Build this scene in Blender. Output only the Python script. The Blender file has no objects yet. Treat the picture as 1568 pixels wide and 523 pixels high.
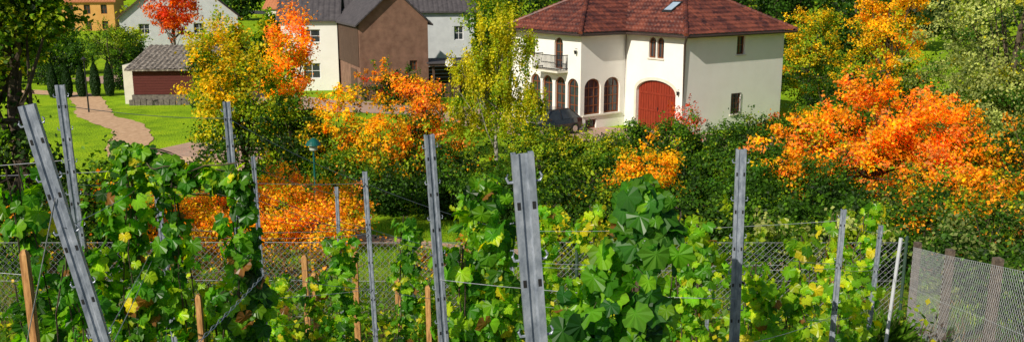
import bpy, bmesh, math, numpy as np
from mathutils import Vector, Matrix
rng = np.random.default_rng(7)
scene = bpy.context.scene
COL = scene.collection

# ------------------------------------------------------------------ terrain
TY=[-60,-5,0,14,20,26,33,40,90,200,400,900]
TZ=[16,8.4,7.2,3.7,2.4,1.2,.4,0,0,3.3,22,90]
def gz(y): return np.interp(y,TY,TZ)

# ------------------------------------------------------------------ materials
def newmat(name):
    m=bpy.data.materials.new(name); m.use_nodes=True
    nt=m.node_tree; nt.nodes.clear()
    out=nt.nodes.new('ShaderNodeOutputMaterial')
    return m,nt,out
def N(nt,t,**k):
    n=nt.nodes.new(t)
    for a,b in k.items(): setattr(n,a,b)
    return n
def surf(name,c1,c2,scale=4,rough=.8,bump=.2,bscale=None,metal=0,c3=None,stretch=(1,1,1),spec=.3,coat=0,bdist=.02):
    m,nt,out=newmat(name)
    b=N(nt,'ShaderNodeBsdfPrincipled'); tc=N(nt,'ShaderNodeTexCoord'); mp=N(nt,'ShaderNodeMapping')
    mp.inputs['Scale'].default_value=stretch
    nt.links.new(tc.outputs['Object'],mp.inputs[0])
    n=N(nt,'ShaderNodeTexNoise'); n.inputs['Scale'].default_value=scale; n.inputs['Detail'].default_value=8; n.inputs['Roughness'].default_value=.65
    nt.links.new(mp.outputs[0],n.inputs['Vector'])
    r=N(nt,'ShaderNodeValToRGB'); r.color_ramp.elements[0].position=.32; r.color_ramp.elements[1].position=.68
    r.color_ramp.elements[0].color=(*c1,1); r.color_ramp.elements[1].color=(*c2,1)
    if c3:
        e=r.color_ramp.elements.new(.5); e.color=(*c3,1)
    nt.links.new(n.outputs['Fac'],r.inputs[0]); nt.links.new(r.outputs[0],b.inputs['Base Color'])
    b.inputs['Roughness'].default_value=rough; b.inputs['Metallic'].default_value=metal
    b.inputs['Specular IOR Level'].default_value=spec
    b.inputs['Coat Weight'].default_value=coat
    if bump>0:
        n2=N(nt,'ShaderNodeTexNoise'); n2.inputs['Scale'].default_value=bscale or scale*5; n2.inputs['Detail'].default_value=6
        nt.links.new(mp.outputs[0],n2.inputs['Vector'])
        bp=N(nt,'ShaderNodeBump'); bp.inputs['Strength'].default_value=bump; bp.inputs['Distance'].default_value=bdist
        nt.links.new(n2.outputs['Fac'],bp.inputs['Height']); nt.links.new(bp.outputs[0],b.inputs['Normal'])
    nt.links.new(b.outputs[0],out.inputs[0]); return m
def leafmat(name,trans=.35,gloss=.08,rough=.45,val=1.8):
    m,nt,out=newmat(name)
    a=N(nt,'ShaderNodeAttribute'); a.attribute_name='Col'
    tc=N(nt,'ShaderNodeTexCoord'); n=N(nt,'ShaderNodeTexNoise'); n.inputs['Scale'].default_value=14
    nt.links.new(tc.outputs['Object'],n.inputs['Vector'])
    mr=N(nt,'ShaderNodeMapRange'); mr.inputs[3].default_value=.75; mr.inputs[4].default_value=1.25
    nt.links.new(n.outputs['Fac'],mr.inputs[0])
    mu=N(nt,'ShaderNodeVectorMath',operation='SCALE'); nt.links.new(a.outputs['Color'],mu.inputs[0]); nt.links.new(mr.outputs[0],mu.inputs['Scale'])
    d=N(nt,'ShaderNodeBsdfDiffuse'); t=N(nt,'ShaderNodeBsdfTranslucent'); g=N(nt,'ShaderNodeBsdfGlossy'); g.inputs['Roughness'].default_value=rough
    g.inputs['Color'].default_value=(.9,.9,.9,1)
    hs=N(nt,'ShaderNodeHueSaturation'); hs.inputs['Saturation'].default_value=1.1; hs.inputs['Value'].default_value=val
    nt.links.new(mu.outputs[0],hs.inputs['Color'])
    nt.links.new(mu.outputs[0],d.inputs[0]); nt.links.new(hs.outputs[0],t.inputs[0])
    m1=N(nt,'ShaderNodeMixShader'); m1.inputs[0].default_value=trans
    nt.links.new(d.outputs[0],m1.inputs[1]); nt.links.new(t.outputs[0],m1.inputs[2])
    m2=N(nt,'ShaderNodeMixShader'); m2.inputs[0].default_value=gloss
    nt.links.new(m1.outputs[0],m2.inputs[1]); nt.links.new(g.outputs[0],m2.inputs[2])
    nt.links.new(m2.outputs[0],out.inputs[0]); return m
LEAF=leafmat('foliage_leaf',.42,.01,.5,1.95); VLEAF=leafmat('vine_leaf',.52,.02,.38,2.2)
BARK=surf('bark',(.04,.028,.02),(.12,.09,.06),6,.9,.6)
BIRCH=surf('birch_bark',(.06,.05,.045),(.55,.52,.46),3,.8,.3,stretch=(1,1,3))
STEEL=surf('galvanised_steel',(.15,.18,.23),(.42,.46,.53),42,.5,.25,120,metal=.3,spec=.5,c3=(.27,.31,.37),stretch=(1,1,.5),bdist=.002)
WIRE=surf('wire_steel',(.3,.32,.34),(.5,.52,.55),30,.45,0,metal=.5)
WIREL=surf('wire_light',(.40,.42,.44),(.6,.62,.64),30,.5,0,metal=.1)
WOOD=surf('stake_wood',(.20,.09,.03),(.66,.38,.15),14,.85,.5,40,stretch=(4,4,.6),bdist=.004,c3=(.46,.24,.085))
WHITE=surf('plaster_white',(.76,.745,.69),(.82,.81,.76),.8,.9,.35,60,bdist=.01,c3=(.80,.785,.73))
CREAM=surf('plaster_cream',(.6,.56,.46),(.72,.68,.58),2,.9,.2,50)
GREY_SHADED=surf('plaster_grey_shaded',(.50,.52,.54),(.62,.64,.66),1.2,.9,.2,40)  # garage grey; on the white houses it paints wall shade into the colour
BRICK=surf('brown_render',(.15,.08,.055),(.27,.15,.105),1.6,.95,.5,14,c3=(.21,.118,.083),bdist=.03)
YEL=surf('ochre_render',(.62,.30,.08),(.7,.38,.12),1,.9,.1)
BROWNF=surf('brown_frame',(.13,.045,.018),(.24,.08,.03),10,.5,.1)
REDD=surf('red_wood',(.17,.020,.008),(.30,.038,.015),3,.6,.15,20,stretch=(6,6,.7))
DRED=surf('darkred_board',(.07,.014,.012),(.13,.028,.022),3,.8,.3,18,stretch=(.6,.6,9))
DARKW=surf('dark_wood',(.06,.035,.025),(.13,.08,.055),3,.85,.3,18,stretch=(6,6,.5))
GLASS=surf('window_glass',(.02,.025,.03),(.05,.06,.07),2,.08,0,spec=.6)
IRON=surf('iron',(.015,.015,.015),(.03,.03,.03),10,.5,.1)
CONC=surf('concrete',(.28,.24,.2),(.45,.40,.34),5,.9,.4,30)
CONCP=surf('concrete_post',(.06,.045,.035),(.20,.15,.11),14,.95,.6,50)
SLATE=surf('slate_roof',(.05,.045,.05),(.10,.09,.095),3,.7,.5,12,stretch=(1,1,1))
MOSS=surf('mossy_roof',(.07,.06,.05),(.46,.41,.35),5,.95,.7,14,c3=(.2,.17,.14),bdist=.06)
ORF=surf('orange_roof',(.35,.12,.05),(.5,.2,.09),4,.8,.4,12)
PATH=surf('gravel_path',(.44,.27,.15),(.68,.46,.28),3,.95,.5,30,c3=(.56,.36,.21))
PAVE=surf('paving',(.38,.25,.19),(.5,.35,.27),2,.9,.3,20)
def tilemat():
    m,nt,out=newmat('clay_tiles'); b=N(nt,'ShaderNodeBsdfPrincipled'); tc=N(nt,'ShaderNodeTexCoord')
    v=N(nt,'ShaderNodeTexVoronoi'); v.inputs['Scale'].default_value=3.2
    n=N(nt,'ShaderNodeTexNoise'); n.inputs['Scale'].default_value=.9; n.inputs['Detail'].default_value=8
    nt.links.new(tc.outputs['Object'],v.inputs['Vector']); nt.links.new(tc.outputs['Object'],n.inputs['Vector'])
    s=N(nt,'ShaderNodeSeparateColor'); nt.links.new(v.outputs['Color'],s.inputs[0])
    ad=N(nt,'ShaderNodeMath',operation='MULTIPLY_ADD'); ad.inputs[1].default_value=.45; nt.links.new(s.outputs[0],ad.inputs[0]); nt.links.new(n.outputs['Fac'],ad.inputs[2])
    r=N(nt,'ShaderNodeValToRGB'); e=r.color_ramp.elements; e[0].position=.35; e[0].color=(.032,.011,.009,1); e[1].position=1; e[1].color=(.20,.055,.030,1)
    q=e.new(.65); q.color=(.098,.027,.017,1)
    nt.links.new(ad.outputs[0],r.inputs[0]); nt.links.new(r.outputs[0],b.inputs['Base Color']); b.inputs['Roughness'].default_value=.5
    nt.links.new(b.outputs[0],out.inputs[0]); return m
TILE=tilemat()

# ------------------------------------------------------------------ mesh builder
class MB:
    def __init__(s): s.v=[];s.l=[];s.sz=[];s.m=[];s.c=[];s.n=0
    def add(s,v,loops,sizes,mat=0,col=(.5,.5,.5)):
        v=np.asarray(v,float).reshape(-1,3); loops=np.asarray(loops,int).ravel()+s.n; sizes=np.asarray(sizes,int)
        s.v.append(v);s.l.append(loops);s.sz.append(sizes);s.m.append(np.full(len(sizes),mat))
        c=np.asarray(col,float); 
        if c.ndim==1: c=np.tile(c,(len(v),1))
        s.c.append(c); s.n+=len(v)
    def box(s,lo,hi,mat=0,M=None):
        x0,y0,z0=lo;x1,y1,z1=hi
        v=np.array([[x0,y0,z0],[x1,y0,z0],[x1,y1,z0],[x0,y1,z0],[x0,y0,z1],[x1,y0,z1],[x1,y1,z1],[x0,y1,z1]],float)
        if M is not None: v=v@np.array(M.to_3x3()).T+np.array(M.translation)
        s.add(v,[0,3,2,1,4,5,6,7,0,1,5,4,1,2,6,5,2,3,7,6,3,0,4,7],[4]*6,mat)
    def poly(s,pts,mat=0): s.add(pts,range(len(pts)),[len(pts)],mat)
    def prism(s,a,b,mat=0):
        n=len(a); v=np.vstack([a,b]); L=list(range(n))[::-1]+list(range(n,2*n)); S=[n,n]
        for i in range(n):
            j=(i+1)%n; L+=[i,j,n+j,n+i]; S.append(4)
        s.add(v,L,S,mat)
    def tube(s,pts,rad,k=6,mat=0,cap=True):
        p=np.asarray(pts,float); rad=np.broadcast_to(rad,(len(p),))
        t=np.gradient(p,axis=0); t/=np.linalg.norm(t,axis=1,keepdims=True)+1e-9
        up=np.array([0,0,1.]) if abs(t[0][2])<.9 else np.array([1.,0,0])
        a=np.cross(t,up); a/=np.linalg.norm(a,axis=1,keepdims=True)+1e-9; b=np.cross(t,a)
        th=np.arange(k)*2*math.pi/k
        ring=a[:,None]*np.cos(th)[None,:,None]+b[:,None]*np.sin(th)[None,:,None]
        v=(p[:,None]+ring*rad[:,None,None]).reshape(-1,3); L=[];S=[]
        for i in range(len(p)-1):
            for j in range(k):
                j2=(j+1)%k; L+=[i*k+j,i*k+j2,(i+1)*k+j2,(i+1)*k+j];S.append(4)
        if cap: L+=list(range(k)); S.append(k); L+=[(len(p)-1)*k+j for j in range(k)][::-1]; S.append(k)
        s.add(v,L,S,mat)
    def obj(s,name,mats,parent=None,smooth=False,loc=None,recalc=False):
        v=np.vstack(s.v); l=np.concatenate(s.l); sz=np.concatenate(s.sz); mi=np.concatenate(s.m); c=np.vstack(s.c)
        me=bpy.data.meshes.new(name)
        if loc is not None: v=v-np.array(loc)
        me.vertices.add(len(v)); me.vertices.foreach_set('co',v.ravel().astype(np.float32))
        me.loops.add(len(l)); me.loops.foreach_set('vertex_index',l.astype(np.int32))
        me.polygons.add(len(sz)); st=np.concatenate([[0],np.cumsum(sz)[:-1]])
        me.polygons.foreach_set('loop_start',st.astype(np.int32))
        try: me.polygons.foreach_set('loop_total',sz.astype(np.int32))
        except Exception: pass
        me.polygons.foreach_set('material_index',mi.astype(np.int32))
        at=me.attributes.new('Col','FLOAT_COLOR','POINT'); at.data.foreach_set('color',np.hstack([c,np.ones((len(c),1))]).ravel().astype(np.float32))
        for m in mats: me.materials.append(m)
        me.update(calc_edges=True)
        if recalc:
            bm=bmesh.new(); bm.from_mesh(me); bmesh.ops.recalc_face_normals(bm,faces=bm.faces[:]); bm.to_mesh(me); bm.free()
        me.polygons.foreach_set('use_smooth',np.full(len(me.polygons),bool(smooth)))
        o=bpy.data.objects.new(name,me); COL.objects.link(o)
        if loc is not None: o.location=loc
        if parent: o.parent=parent
        return o
def norm(a): return a/(np.linalg.norm(a,axis=-1,keepdims=True)+1e-9)
QUAD=(np.array([[0,-.5,0],[.36,0,.06],[0,.5,0],[-.36,0,.06]]),[0,1,2,3],[4])
def _vleaf():
    ang=[0,13,30,46,62,80,98,118,140,162,176]; r=[1.05,.9,.74,.82,.98,.86,.76,.84,.76,.62,.2]
    pts=[(0,0,.05)]
    A=[a for a in ang]+[360-a for a in ang[:0:-1]]; R=r+r[:0:-1]
    for i,(a,q) in enumerate(zip(A,R)):
        x=math.sin(math.radians(a))*q; y=math.cos(math.radians(a))*q
        pts.append((x,y,-.26*q*q+.12*abs(x)+(.07 if i%2 else -.05)))
    n=len(pts)-1; L=[];S=[]
    for i in range(n): L+=[0,1+(i+1)%n,1+i]; S.append(3)
    return np.array(pts),L,S
VL=_vleaf()
def leaves(mb,c,nrm,tip,size,col,tmpl=QUAD,mat=0,centerlight=0):
    T,L,S=tmpl; n=len(c); k=len(T)
    nrm=norm(nrm); b=norm(np.cross(tip,nrm)); t=np.cross(nrm,b)
    size=np.broadcast_to(size,(n,))
    v=c[:,None]+size[:,None,None]*(T[None,:,0,None]*b[:,None]+T[None,:,1,None]*t[:,None]+T[None,:,2,None]*nrm[:,None])
    L=np.asarray(L); loops=(L[None,:]+(np.arange(n)*k)[:,None]).ravel()
    cc=np.repeat(col[:,None],k,axis=1)
    if centerlight: cc=cc.copy(); cc[:,0]*=(1+centerlight)
    mb.add(v.reshape(-1,3),loops,np.tile(S,n),mat,cc.reshape(-1,3))

# palettes
DG=(.020,.052,.007); G=(.05,.13,.010); MG=(.11,.24,.012); YG=(.30,.40,.014); LY=(.60,.54,.018); Y=(.92,.58,.012)
O=(.94,.38,.012); DO=(.80,.20,.010); R=(.64,.07,.018); PK=(.90,.33,.06); GG=(.22,.27,.07); LG=(.48,.52,.15); BR=(.25,.13,.04)
def pal(p,n,):
    c=np.array([q[0] for q in p]); w=np.array([q[1] for q in p],float); w/=w.sum()
    return c[rng.choice(len(c),n,p=w)]
def tree(name,x,y,ells,nleaf,size,top,bottom=None,nclump=40,clr=.5,trunk=.12,droop=0,bark=BARK,shell=.55,limbs=22,mix=.28,spike=.22):
    g=float(gz(y)); mb=MB(); bottom=bottom or top
    cs=[];tops=[]
    vol=np.array([e[3]*e[4]*e[5] for e in ells])**.8; vol/=vol.sum()
    for e,w in zip(ells,vol):
        k=max(4,int(nclump*w)); d=norm(rng.normal(size=(k,3))); r=(shell+(1.0-shell)*rng.random(k))*rng.uniform(.78,1.12,k)
        ph=rng.random(3)*6.28; lob=1+.16*np.sin(3.1*np.arctan2(d[:,1],d[:,0])+ph[0])*np.cos(2.3*d[:,2]*3+ph[1])
        sp=rng.random(k)<spike; r=r*lob*np.where(sp,rng.uniform(1.05,1.38,k),1)
        cs.append(np.c_[x+e[0]+d[:,0]*r*e[3], y+e[1]+d[:,1]*r*e[4], g+e[2]+d[:,2]*r*e[5]+sp*(d[:,2]>-.2)*.15*e[5]]); tops.append(sp)
    cs=np.vstack(cs); spk=np.concatenate(tops); ok=cs[:,2]>g+.15; cs=cs[ok]; spk=spk[ok]; k=len(cs)
    ctr=np.array([x,y,cs[:,2].mean()])
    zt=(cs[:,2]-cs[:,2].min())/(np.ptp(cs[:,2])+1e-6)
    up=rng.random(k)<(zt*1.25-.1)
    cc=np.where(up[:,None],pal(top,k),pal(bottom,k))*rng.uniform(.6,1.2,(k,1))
    crad=clr*rng.uniform(.55,1.35,k)*np.where(spk,.6,1)
    wgt=crad**1.3; wgt/=wgt.sum(); idx=rng.choice(k,nleaf,p=wgt)
    off=rng.normal(size=(nleaf,3))*crad[idx][:,None]*.55; off[:,2]*=.72
    P=cs[idx]+off
    rad=norm(cs-ctr+np.array([0,0,.5])); st=rng.normal(size=nleaf)*crad[idx]*np.where(spk[idx],.9,.25); P+=rad[idx]*st[:,None]
    if droop: P[:,2]-=np.abs(rng.normal(size=nleaf))*droop*.6; P[:,:2]=cs[idx][:,:2]+off[:,:2]*.5
    P[:,2]=np.maximum(P[:,2],g+.03)
    out=norm(P-ctr); nr=rng.normal(size=(nleaf,3))*.75+out*.6+np.array([-.15,-.2,.5])
    tip=rng.normal(size=(nleaf,3))+np.array([0,0,-.8-2*(droop>0)])
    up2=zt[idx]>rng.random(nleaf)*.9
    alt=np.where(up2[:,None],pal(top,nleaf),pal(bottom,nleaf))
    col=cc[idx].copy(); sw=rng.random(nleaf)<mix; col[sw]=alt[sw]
    col*=rng.uniform(.55,1.3,(nleaf,1))
    leaves(mb,P,nr,tip,size*rng.uniform(.55,1.3,nleaf),col)
    hz=ctr[2]
    tr=[(x,y,g-.1)]
    for i in range(1,6):
        f=i/5; tr.append((x+rng.normal()*.08*(i>1),y+rng.normal()*.08,g+(hz-g)*f*1.15))
    mb.tube(tr,np.linspace(trunk,trunk*.35,6),8,1)
    for i in rng.choice(k,min(limbs,k),replace=False):
        f=rng.uniform(.2,.9); a=np.array(tr[int(f*4)+1]); e=cs[i]
        mid=(a+e)/2+rng.normal(size=3)*.15+np.array([0,0,-.1*np.linalg.norm(e-a)])
        mb.tube([a,(a+mid)/2,mid,e],[trunk*.35,trunk*.28,trunk*.2,trunk*.06],4,1,False)
    return mb.obj(name,[LEAF,bark],loc=(x,y,g))

# ------------------------------------------------------------------ ground
xs=np.concatenate([np.linspace(-700,-100,7),np.linspace(-90,90,61),np.linspace(100,700,7)])
ys=np.unique(np.concatenate([np.arange(-60,100,2.),np.array(TY),np.linspace(100,900,33)]))
XX,YY=np.meshgrid(xs,ys); V=np.c_[XX.ravel(),YY.ravel(),gz(YY.ravel())]
nx=len(xs); L=[]
for j in range(len(ys)-1):
    for i in range(nx-1): L+=[j*nx+i,j*nx+i+1,(j+1)*nx+i+1,(j+1)*nx+i]
def grassmat():
    m,nt,out=newmat('grass_ground'); b=N(nt,'ShaderNodeBsdfPrincipled'); tc=N(nt,'ShaderNodeTexCoord')
    n=N(nt,'ShaderNodeTexNoise'); n.inputs['Scale'].default_value=.35; n.inputs['Detail'].default_value=12; n.inputs['Roughness'].default_value=.75
    nt.links.new(tc.outputs['Object'],n.inputs['Vector'])
    r=N(nt,'ShaderNodeValToRGB'); e=r.color_ramp.elements; e[0].position=.3; e[0].color=(.08,.17,.008,1); e[1].position=.7; e[1].color=(.40,.55,.012,1)
    q=e.new(.5); q.color=(.25,.42,.010,1)
    nt.links.new(n.outputs['Fac'],r.inputs[0])
    sp=N(nt,'ShaderNodeSeparateXYZ'); nt.links.new(tc.outputs['Object'],sp.inputs[0])
    mr=N(nt,'ShaderNodeMapRange'); mr.inputs[1].default_value=12; mr.inputs[2].default_value=21; nt.links.new(sp.outputs[1],mr.inputs[0])
    n3=N(nt,'ShaderNodeTexNoise'); n3.inputs['Scale'].default_value=1.6; n3.inputs['Detail'].default_value=8; nt.links.new(tc.outputs['Object'],n3.inputs['Vector'])
    r3=N(nt,'ShaderNodeValToRGB'); e=r3.color_ramp.elements; e[0].position=.42; e[0].color=(.13,.075,.03,1); e[1].position=.55; e[1].color=(.09,.15,.02,1); nt.links.new(n3.outputs['Fac'],r3.inputs[0])
    mx=N(nt,'ShaderNodeMix',data_type='RGBA'); nt.links.new(mr.outputs[0],mx.inputs[0]); nt.links.new(r3.outputs[0],mx.inputs[6]); nt.links.new(r.outputs[0],mx.inputs[7])
    nt.links.new(mx.outputs[2],b.inputs['Base Color']); b.inputs['Roughness'].default_value=.95; b.inputs['Specular IOR Level'].default_value=.1
    n2=N(nt,'ShaderNodeTexNoise'); n2.inputs['Scale'].default_value=9; n2.inputs['Detail'].default_value=8; nt.links.new(tc.outputs['Object'],n2.inputs['Vector'])
    bp=N(nt,'ShaderNodeBump'); bp.inputs['Strength'].default_value=.9; bp.inputs['Distance'].default_value=.12
    nt.links.new(n2.outputs['Fac'],bp.inputs['Height']); nt.links.new(bp.outputs[0],b.inputs['Normal'])
    nt.links.new(b.outputs[0],out.inputs[0]); return m
mb=MB(); mb.add(V,L,[4]*((len(ys)-1)*(nx-1))); mb.obj('ground',[grassmat()])

def ribbon(name,pts,w,mat,off=.03,thick=0):
    p=np.array(pts,float); d=np.r_[0,np.cumsum(np.hypot(*np.diff(p,axis=0).T))]
    s=np.arange(0,d[-1],.5); q=np.c_[np.interp(s,d,p[:,0]),np.interp(s,d,p[:,1])]
    for _ in range(12): q[1:-1]=(q[:-2]+q[2:]+2*q[1:-1])/4
    t=norm(np.gradient(q,axis=0)); nn=np.c_[-t[:,1],t[:,0]]
    ww=w*(1+.08*np.sin(s*.9)+.05*np.sin(s*2.3)+.05*rng.normal(size=len(s))) if w<5 else np.full(len(s),w)
    cols=[q+nn*ww[:,None]*f for f in (-.5,-.25,0,.25,.5)]
    V=[];L=[];S=[]
    for c in cols: V.append(np.c_[c,gz(c[:,1])+off])
    V=np.vstack(V); m=len(q)
    for a in range(4):
        for i in range(m-1): L+=[a*m+i,a*m+i+1,(a+1)*m+i+1,(a+1)*m+i][::-1]; S.append(4)
    mb=MB(); mb.add(V,L,S); return mb.obj(name,[mat])
ribbon('garden_path',[(-46,76),(-35,72),(-31.5,66),(-28.5,60),(-24.5,56),(-22.5,52),(-21,47),(-17,43)],2.2,PATH)
GP=[(-14,31),(-8,28.5),(-3.5,26.5),(0,23.8),(5,21),(12,19.3),(20,18)]
ribbon('garden_path',GP,1.6,PATH)
ribbon('driveway',[(-40,86),(-26,74),(-14,65.5),(-6,63.5),(2,54.5),(8,51.5),(20,48)],5.5,PAVE,.035)
ribbon('village_road',[(-160,178),(-110,182),(-60,184),(0,170)],9,surf('asphalt',(.045,.045,.05),(.07,.07,.075),3,.9,.3),.05)

mb=MB(); Mx=Matrix.Translation((-15.2,45.5,0))@Matrix.Rotation(math.radians(-24),4,'Z')
mb.box((-3.6,-1.8,-.1),(3.6,1.8,.34),0,Mx); mb.box((-3.7,-1.95,-.1),(3.7,-1.8,.42),0,Mx)
for i in range(6): mb.box((-3.58+i*1.2,-1.78,.342),(-3.58+i*1.2+1.17,1.78,.36),0,Mx)
mb.obj('concrete_terrace',[PAVE])

# ------------------------------------------------------------------ generic openings
def opening(cut,frm,gls,o,d,n,t0,t1,z0,z1,arch=0,mull=1,bars=1,depth=.22,fw=.07,door=None):
    o=np.array(o,float); d=np.array(d,float); n=np.array(n,float)
    def outline(ins):
        a,b=t0+ins,t1-ins; zb=z0+ins; pts=[(a,zb),(b,zb)]
        if arch:
            c=(a+b)/2; h=(b-a)/2; zs=z1-arch
            for i in range(0,13):
                th=math.pi*i/12; pts.append((c+h*math.cos(th),zs+(arch-ins)*math.sin(th)))
        else: pts+=[(b,z1-ins),(a,z1-ins)]
        return pts
    def W(pts,dep): return np.array([o+d*p[0]+n*dep+np.array([0,0,p[1]]) for p in pts])
    cut.prism(W(outline(0),.15),W(outline(0),-depth))
    oo,ii=outline(0.004),outline(fw)
    k=len(oo)
    for a in range(k):
        b=(a+1)%k
        frm.prism(W([oo[a],oo[b],ii[b],ii[a]],-depth+.1),W([oo[a],oo[b],ii[b],ii[a]],-depth+.01))
    gls.poly(W(outline(fw*.5),-depth+.04))
    def bar(ta,tb,za,zb,dep=-depth+.075,th=.05):
        q=[(ta,za),(tb,za),(tb,zb),(ta,zb)]; frm.prism(W(q,dep),W(q,dep-th))
    for i in range(mull):
        t=t0+(t1-t0)*(i+1)/(mull+1); bar(t-.03,t+.03,z0+fw,z1-fw*1.2-(arch*.02 if mull==1 else arch*.1))
    for i in range(bars):
        z=z0+((z1-arch)-z0)*(i+1)/(bars+ (0 if arch else 1)); bar(t0+fw,t1-fw,z-.025,z+.025,-depth+.07)
    return W
def boolcut(wo,co):
    bpy.context.view_layer.update()
    md=wo.modifiers.new('b','BOOLEAN'); md.object=co; md.operation='DIFFERENCE'; md.solver='EXACT'
    me2=bpy.data.meshes.new_from_object(wo.evaluated_get(bpy.context.evaluated_depsgraph_get()))
    wo.modifiers.clear(); wo.data=me2; bpy.data.objects.remove(co)
    me2.polygons.foreach_set('use_smooth',np.zeros(len(me2.polygons),bool))

# ------------------------------------------------------------------ villa
villa=bpy.data.objects.new('villa',None); COL.objects.link(villa)
villa.location=(10.2,52.6,0); villa.rotation_euler=(0,0,math.radians(36.07))
body=MB()
foot=[(0,0),(9.2,0),(9.2,12.2),(-3.74,12.2),(-3.74,5.03),(0,5.03)]
body.prism([(a,b,-.3) for a,b in foot],[(a,b,6.0) for a,b in foot])
wallo=body.obj('walls',[WHITE],villa,recalc=True)
cut,frm,gls=MB(),MB(),MB()
X_,Y_=(1,0,0),(0,1,0); NX,NY=(-1,0,0),(0,-1,0)
op=lambda *a,**k: opening(cut,frm,gls,*a,**k)
op((0,0,0),Y_,NX,1.72,2.33,4.45,5.72,arch=.29,mull=1,bars=1)
op((0,0,0),Y_,NX,2.4,3.01,4.45,5.72,arch=.29,mull=1,bars=1)
op((0,0,0),X_,NY,4.6,5.35,4.6,5.74,mull=1,bars=1)
op((0,0,0),X_,NY,4.3,5.25,.9,2.2,mull=2,bars=3)
for a,b in ((-1.8,-.45),(-3.42,-2.07)): op((0,5.03,0),X_,NY,a,b,.9,3.15,arch=.6,mull=2,bars=3,fw=.09)
for a,b in ((.2,1.25),(1.46,2.5),(2.76,3.8),(4.0,5.04)): op((-3.74,5.03,0),Y_,NX,a,b,.9,3.15,arch=.5,mull=1,bars=3,fw=.09)
op((-3.74,5.03,0),Y_,NX,1.75,2.6,3.66,5.6,arch=.4,mull=1,bars=3)
op((-3.74,5.03,0),Y_,NX,4.6,5.5,4.3,5.5,mull=1,bars=1)
op((0,5.03,0),X_,NY,-3.3,-2.4,.02,.6,mull=1,bars=0)
W=opening(cut,MB(),MB(),(0,0,0),Y_,NX,.62,3.98,-.05,3.1,arch=.75,depth=.35)
gd=MB()
def goutline(a,b,z0,z1,arch):
    c=(a+b)/2;h=(b-a)/2; pts=[(a,z0),(b,z0)]
    for i in range(17): th=math.pi*i/16; pts.append((c+h*math.cos(th),z1-arch+arch*math.sin(th)))
    return pts
gp=goutline(.63,3.97,0,3.09,.75)
gd.prism([(.2,p[0],p[1]) for p in gp],[(.28,p[0],p[1]) for p in gp],0)
n=15
for i in range(n):
    a=.66+(3.28)*i/n; b=a+3.28/n-.03; c=(a+b)/2; q=(c-2.3)/1.68; ht=3.09-.75+.75*math.sqrt(max(0,1-q*q))-.06
    gd.box((.165,a,.03),(.2,b,ht),0)
gd.box((.14,2.27,.03),(.165,2.33,3.0),0)
for z in (1.15,2.2): gd.box((.13,.75,z),(.165,3.85,z+.12),0)
gd.tube([(.1,2.2,1.2),(.1,2.2,1.45)],.02,6,1)
gd.obj('garage_door',[REDD,IRON],villa)
sr=MB(); a_=goutline(.62,3.98,0,3.1,.75); b_=goutline(.44,4.16,0,3.28,.84)
for i in range(1,len(a_)-1):
    q=[a_[i],a_[i+1],b_[i+1],b_[i]]; sr.prism([(-.03,p[0],p[1]) for p in q],[(.05,p[0],p[1]) for p in q])
sr.obj('door_surround',[CREAM],villa)
boolcut(wallo,cut.obj('cutter',[WHITE],villa,recalc=True))
frm.obj('window_frames',[BROWNF],villa); gls.obj('window_glass',[GLASS],villa)
sl=MB()
sl.box((-.08,1.66,4.37),(-.003,3.07,4.44)); sl.box((4.5,-.08,4.52),(5.45,-.003,4.59)); sl.box((4.2,-.08,.82),(5.35,-.003,.89))
sl.box((-3.6,4.93,.80),(-.35,5.027,.89)); sl.box((-3.84,5.1,.80),(-3.743,10.2,.89))
sl.obj('window_sills',[CREAM],villa)
wb=MB()
for i in range(6): wb.box((4.34+i*.17,-.05,.9),(4.365+i*.17,-.03,2.2))
for z in (1.2,1.95): wb.box((4.3,-.055,z),(5.25,-.03,z+.02))
wb.obj('window_grille',[IRON],villa)
OV=.55; tanp=.577; st=.05
gx=np.arange(-3.74-OV,9.2+OV+st/2,st); gy=np.arange(-OV,12.2+OV+st/2,st)
GX,GY=np.meshgrid(gx,gy)
def hip(x0,x1,y0,y1):
    D=np.stack([GX-x0,x1-GX,GY-y0,y1-GY]); return D.min(0),D.argmin(0)
d1,i1=hip(-OV,9.2+OV,-OV,12.2+OV); d2,i2=hip(-3.74-OV,99,5.03-OV,12.2+OV)
d2=np.where(GX<6,d2,-9)
d=np.maximum(d1,d2); ii=np.where(d1>=d2,i1,i2); u=np.where(ii<2,GY,GX)
z=5.93+d*tanp+.06*np.abs(np.sin(np.pi*u/.3))+.08*(1-np.mod(d/.4,1))
ny_,nx_=GX.shape; ok=d>-1e-4
q=ok[:-1,:-1]&ok[1:,:-1]&ok[:-1,1:]&ok[1:,1:]
J,I=np.nonzero(q); L=np.c_[J*nx_+I,J*nx_+I+1,(J+1)*nx_+I+1,(J+1)*nx_+I]
mb=MB(); mb.add(np.c_[GX.ravel(),GY.ravel(),z.ravel()],L.ravel(),[4]*len(L)); mb.obj('tiled_roof',[TILE],villa,smooth=False)
mb=MB()
def cap(a,b):
    a=np.array(a,float);b=np.array(b,float); n=int(np.linalg.norm(b-a)/.35)
    for i in range(n):
        p=a+(b-a)*i/n; q=a+(b-a)*(i+1.15)/n; mb.tube([p,q],[.15,.11],8,0)
ap=5.97+5.15*tanp
cap((-OV,-OV,6.0),(4.6,4.6,ap)); cap((9.75,-OV,6.0),(4.6,4.6,ap)); cap((4.6,4.6,ap),(4.6,7.6,ap)); cap((9.75,12.75,6.0),(4.6,7.6,ap))
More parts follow.
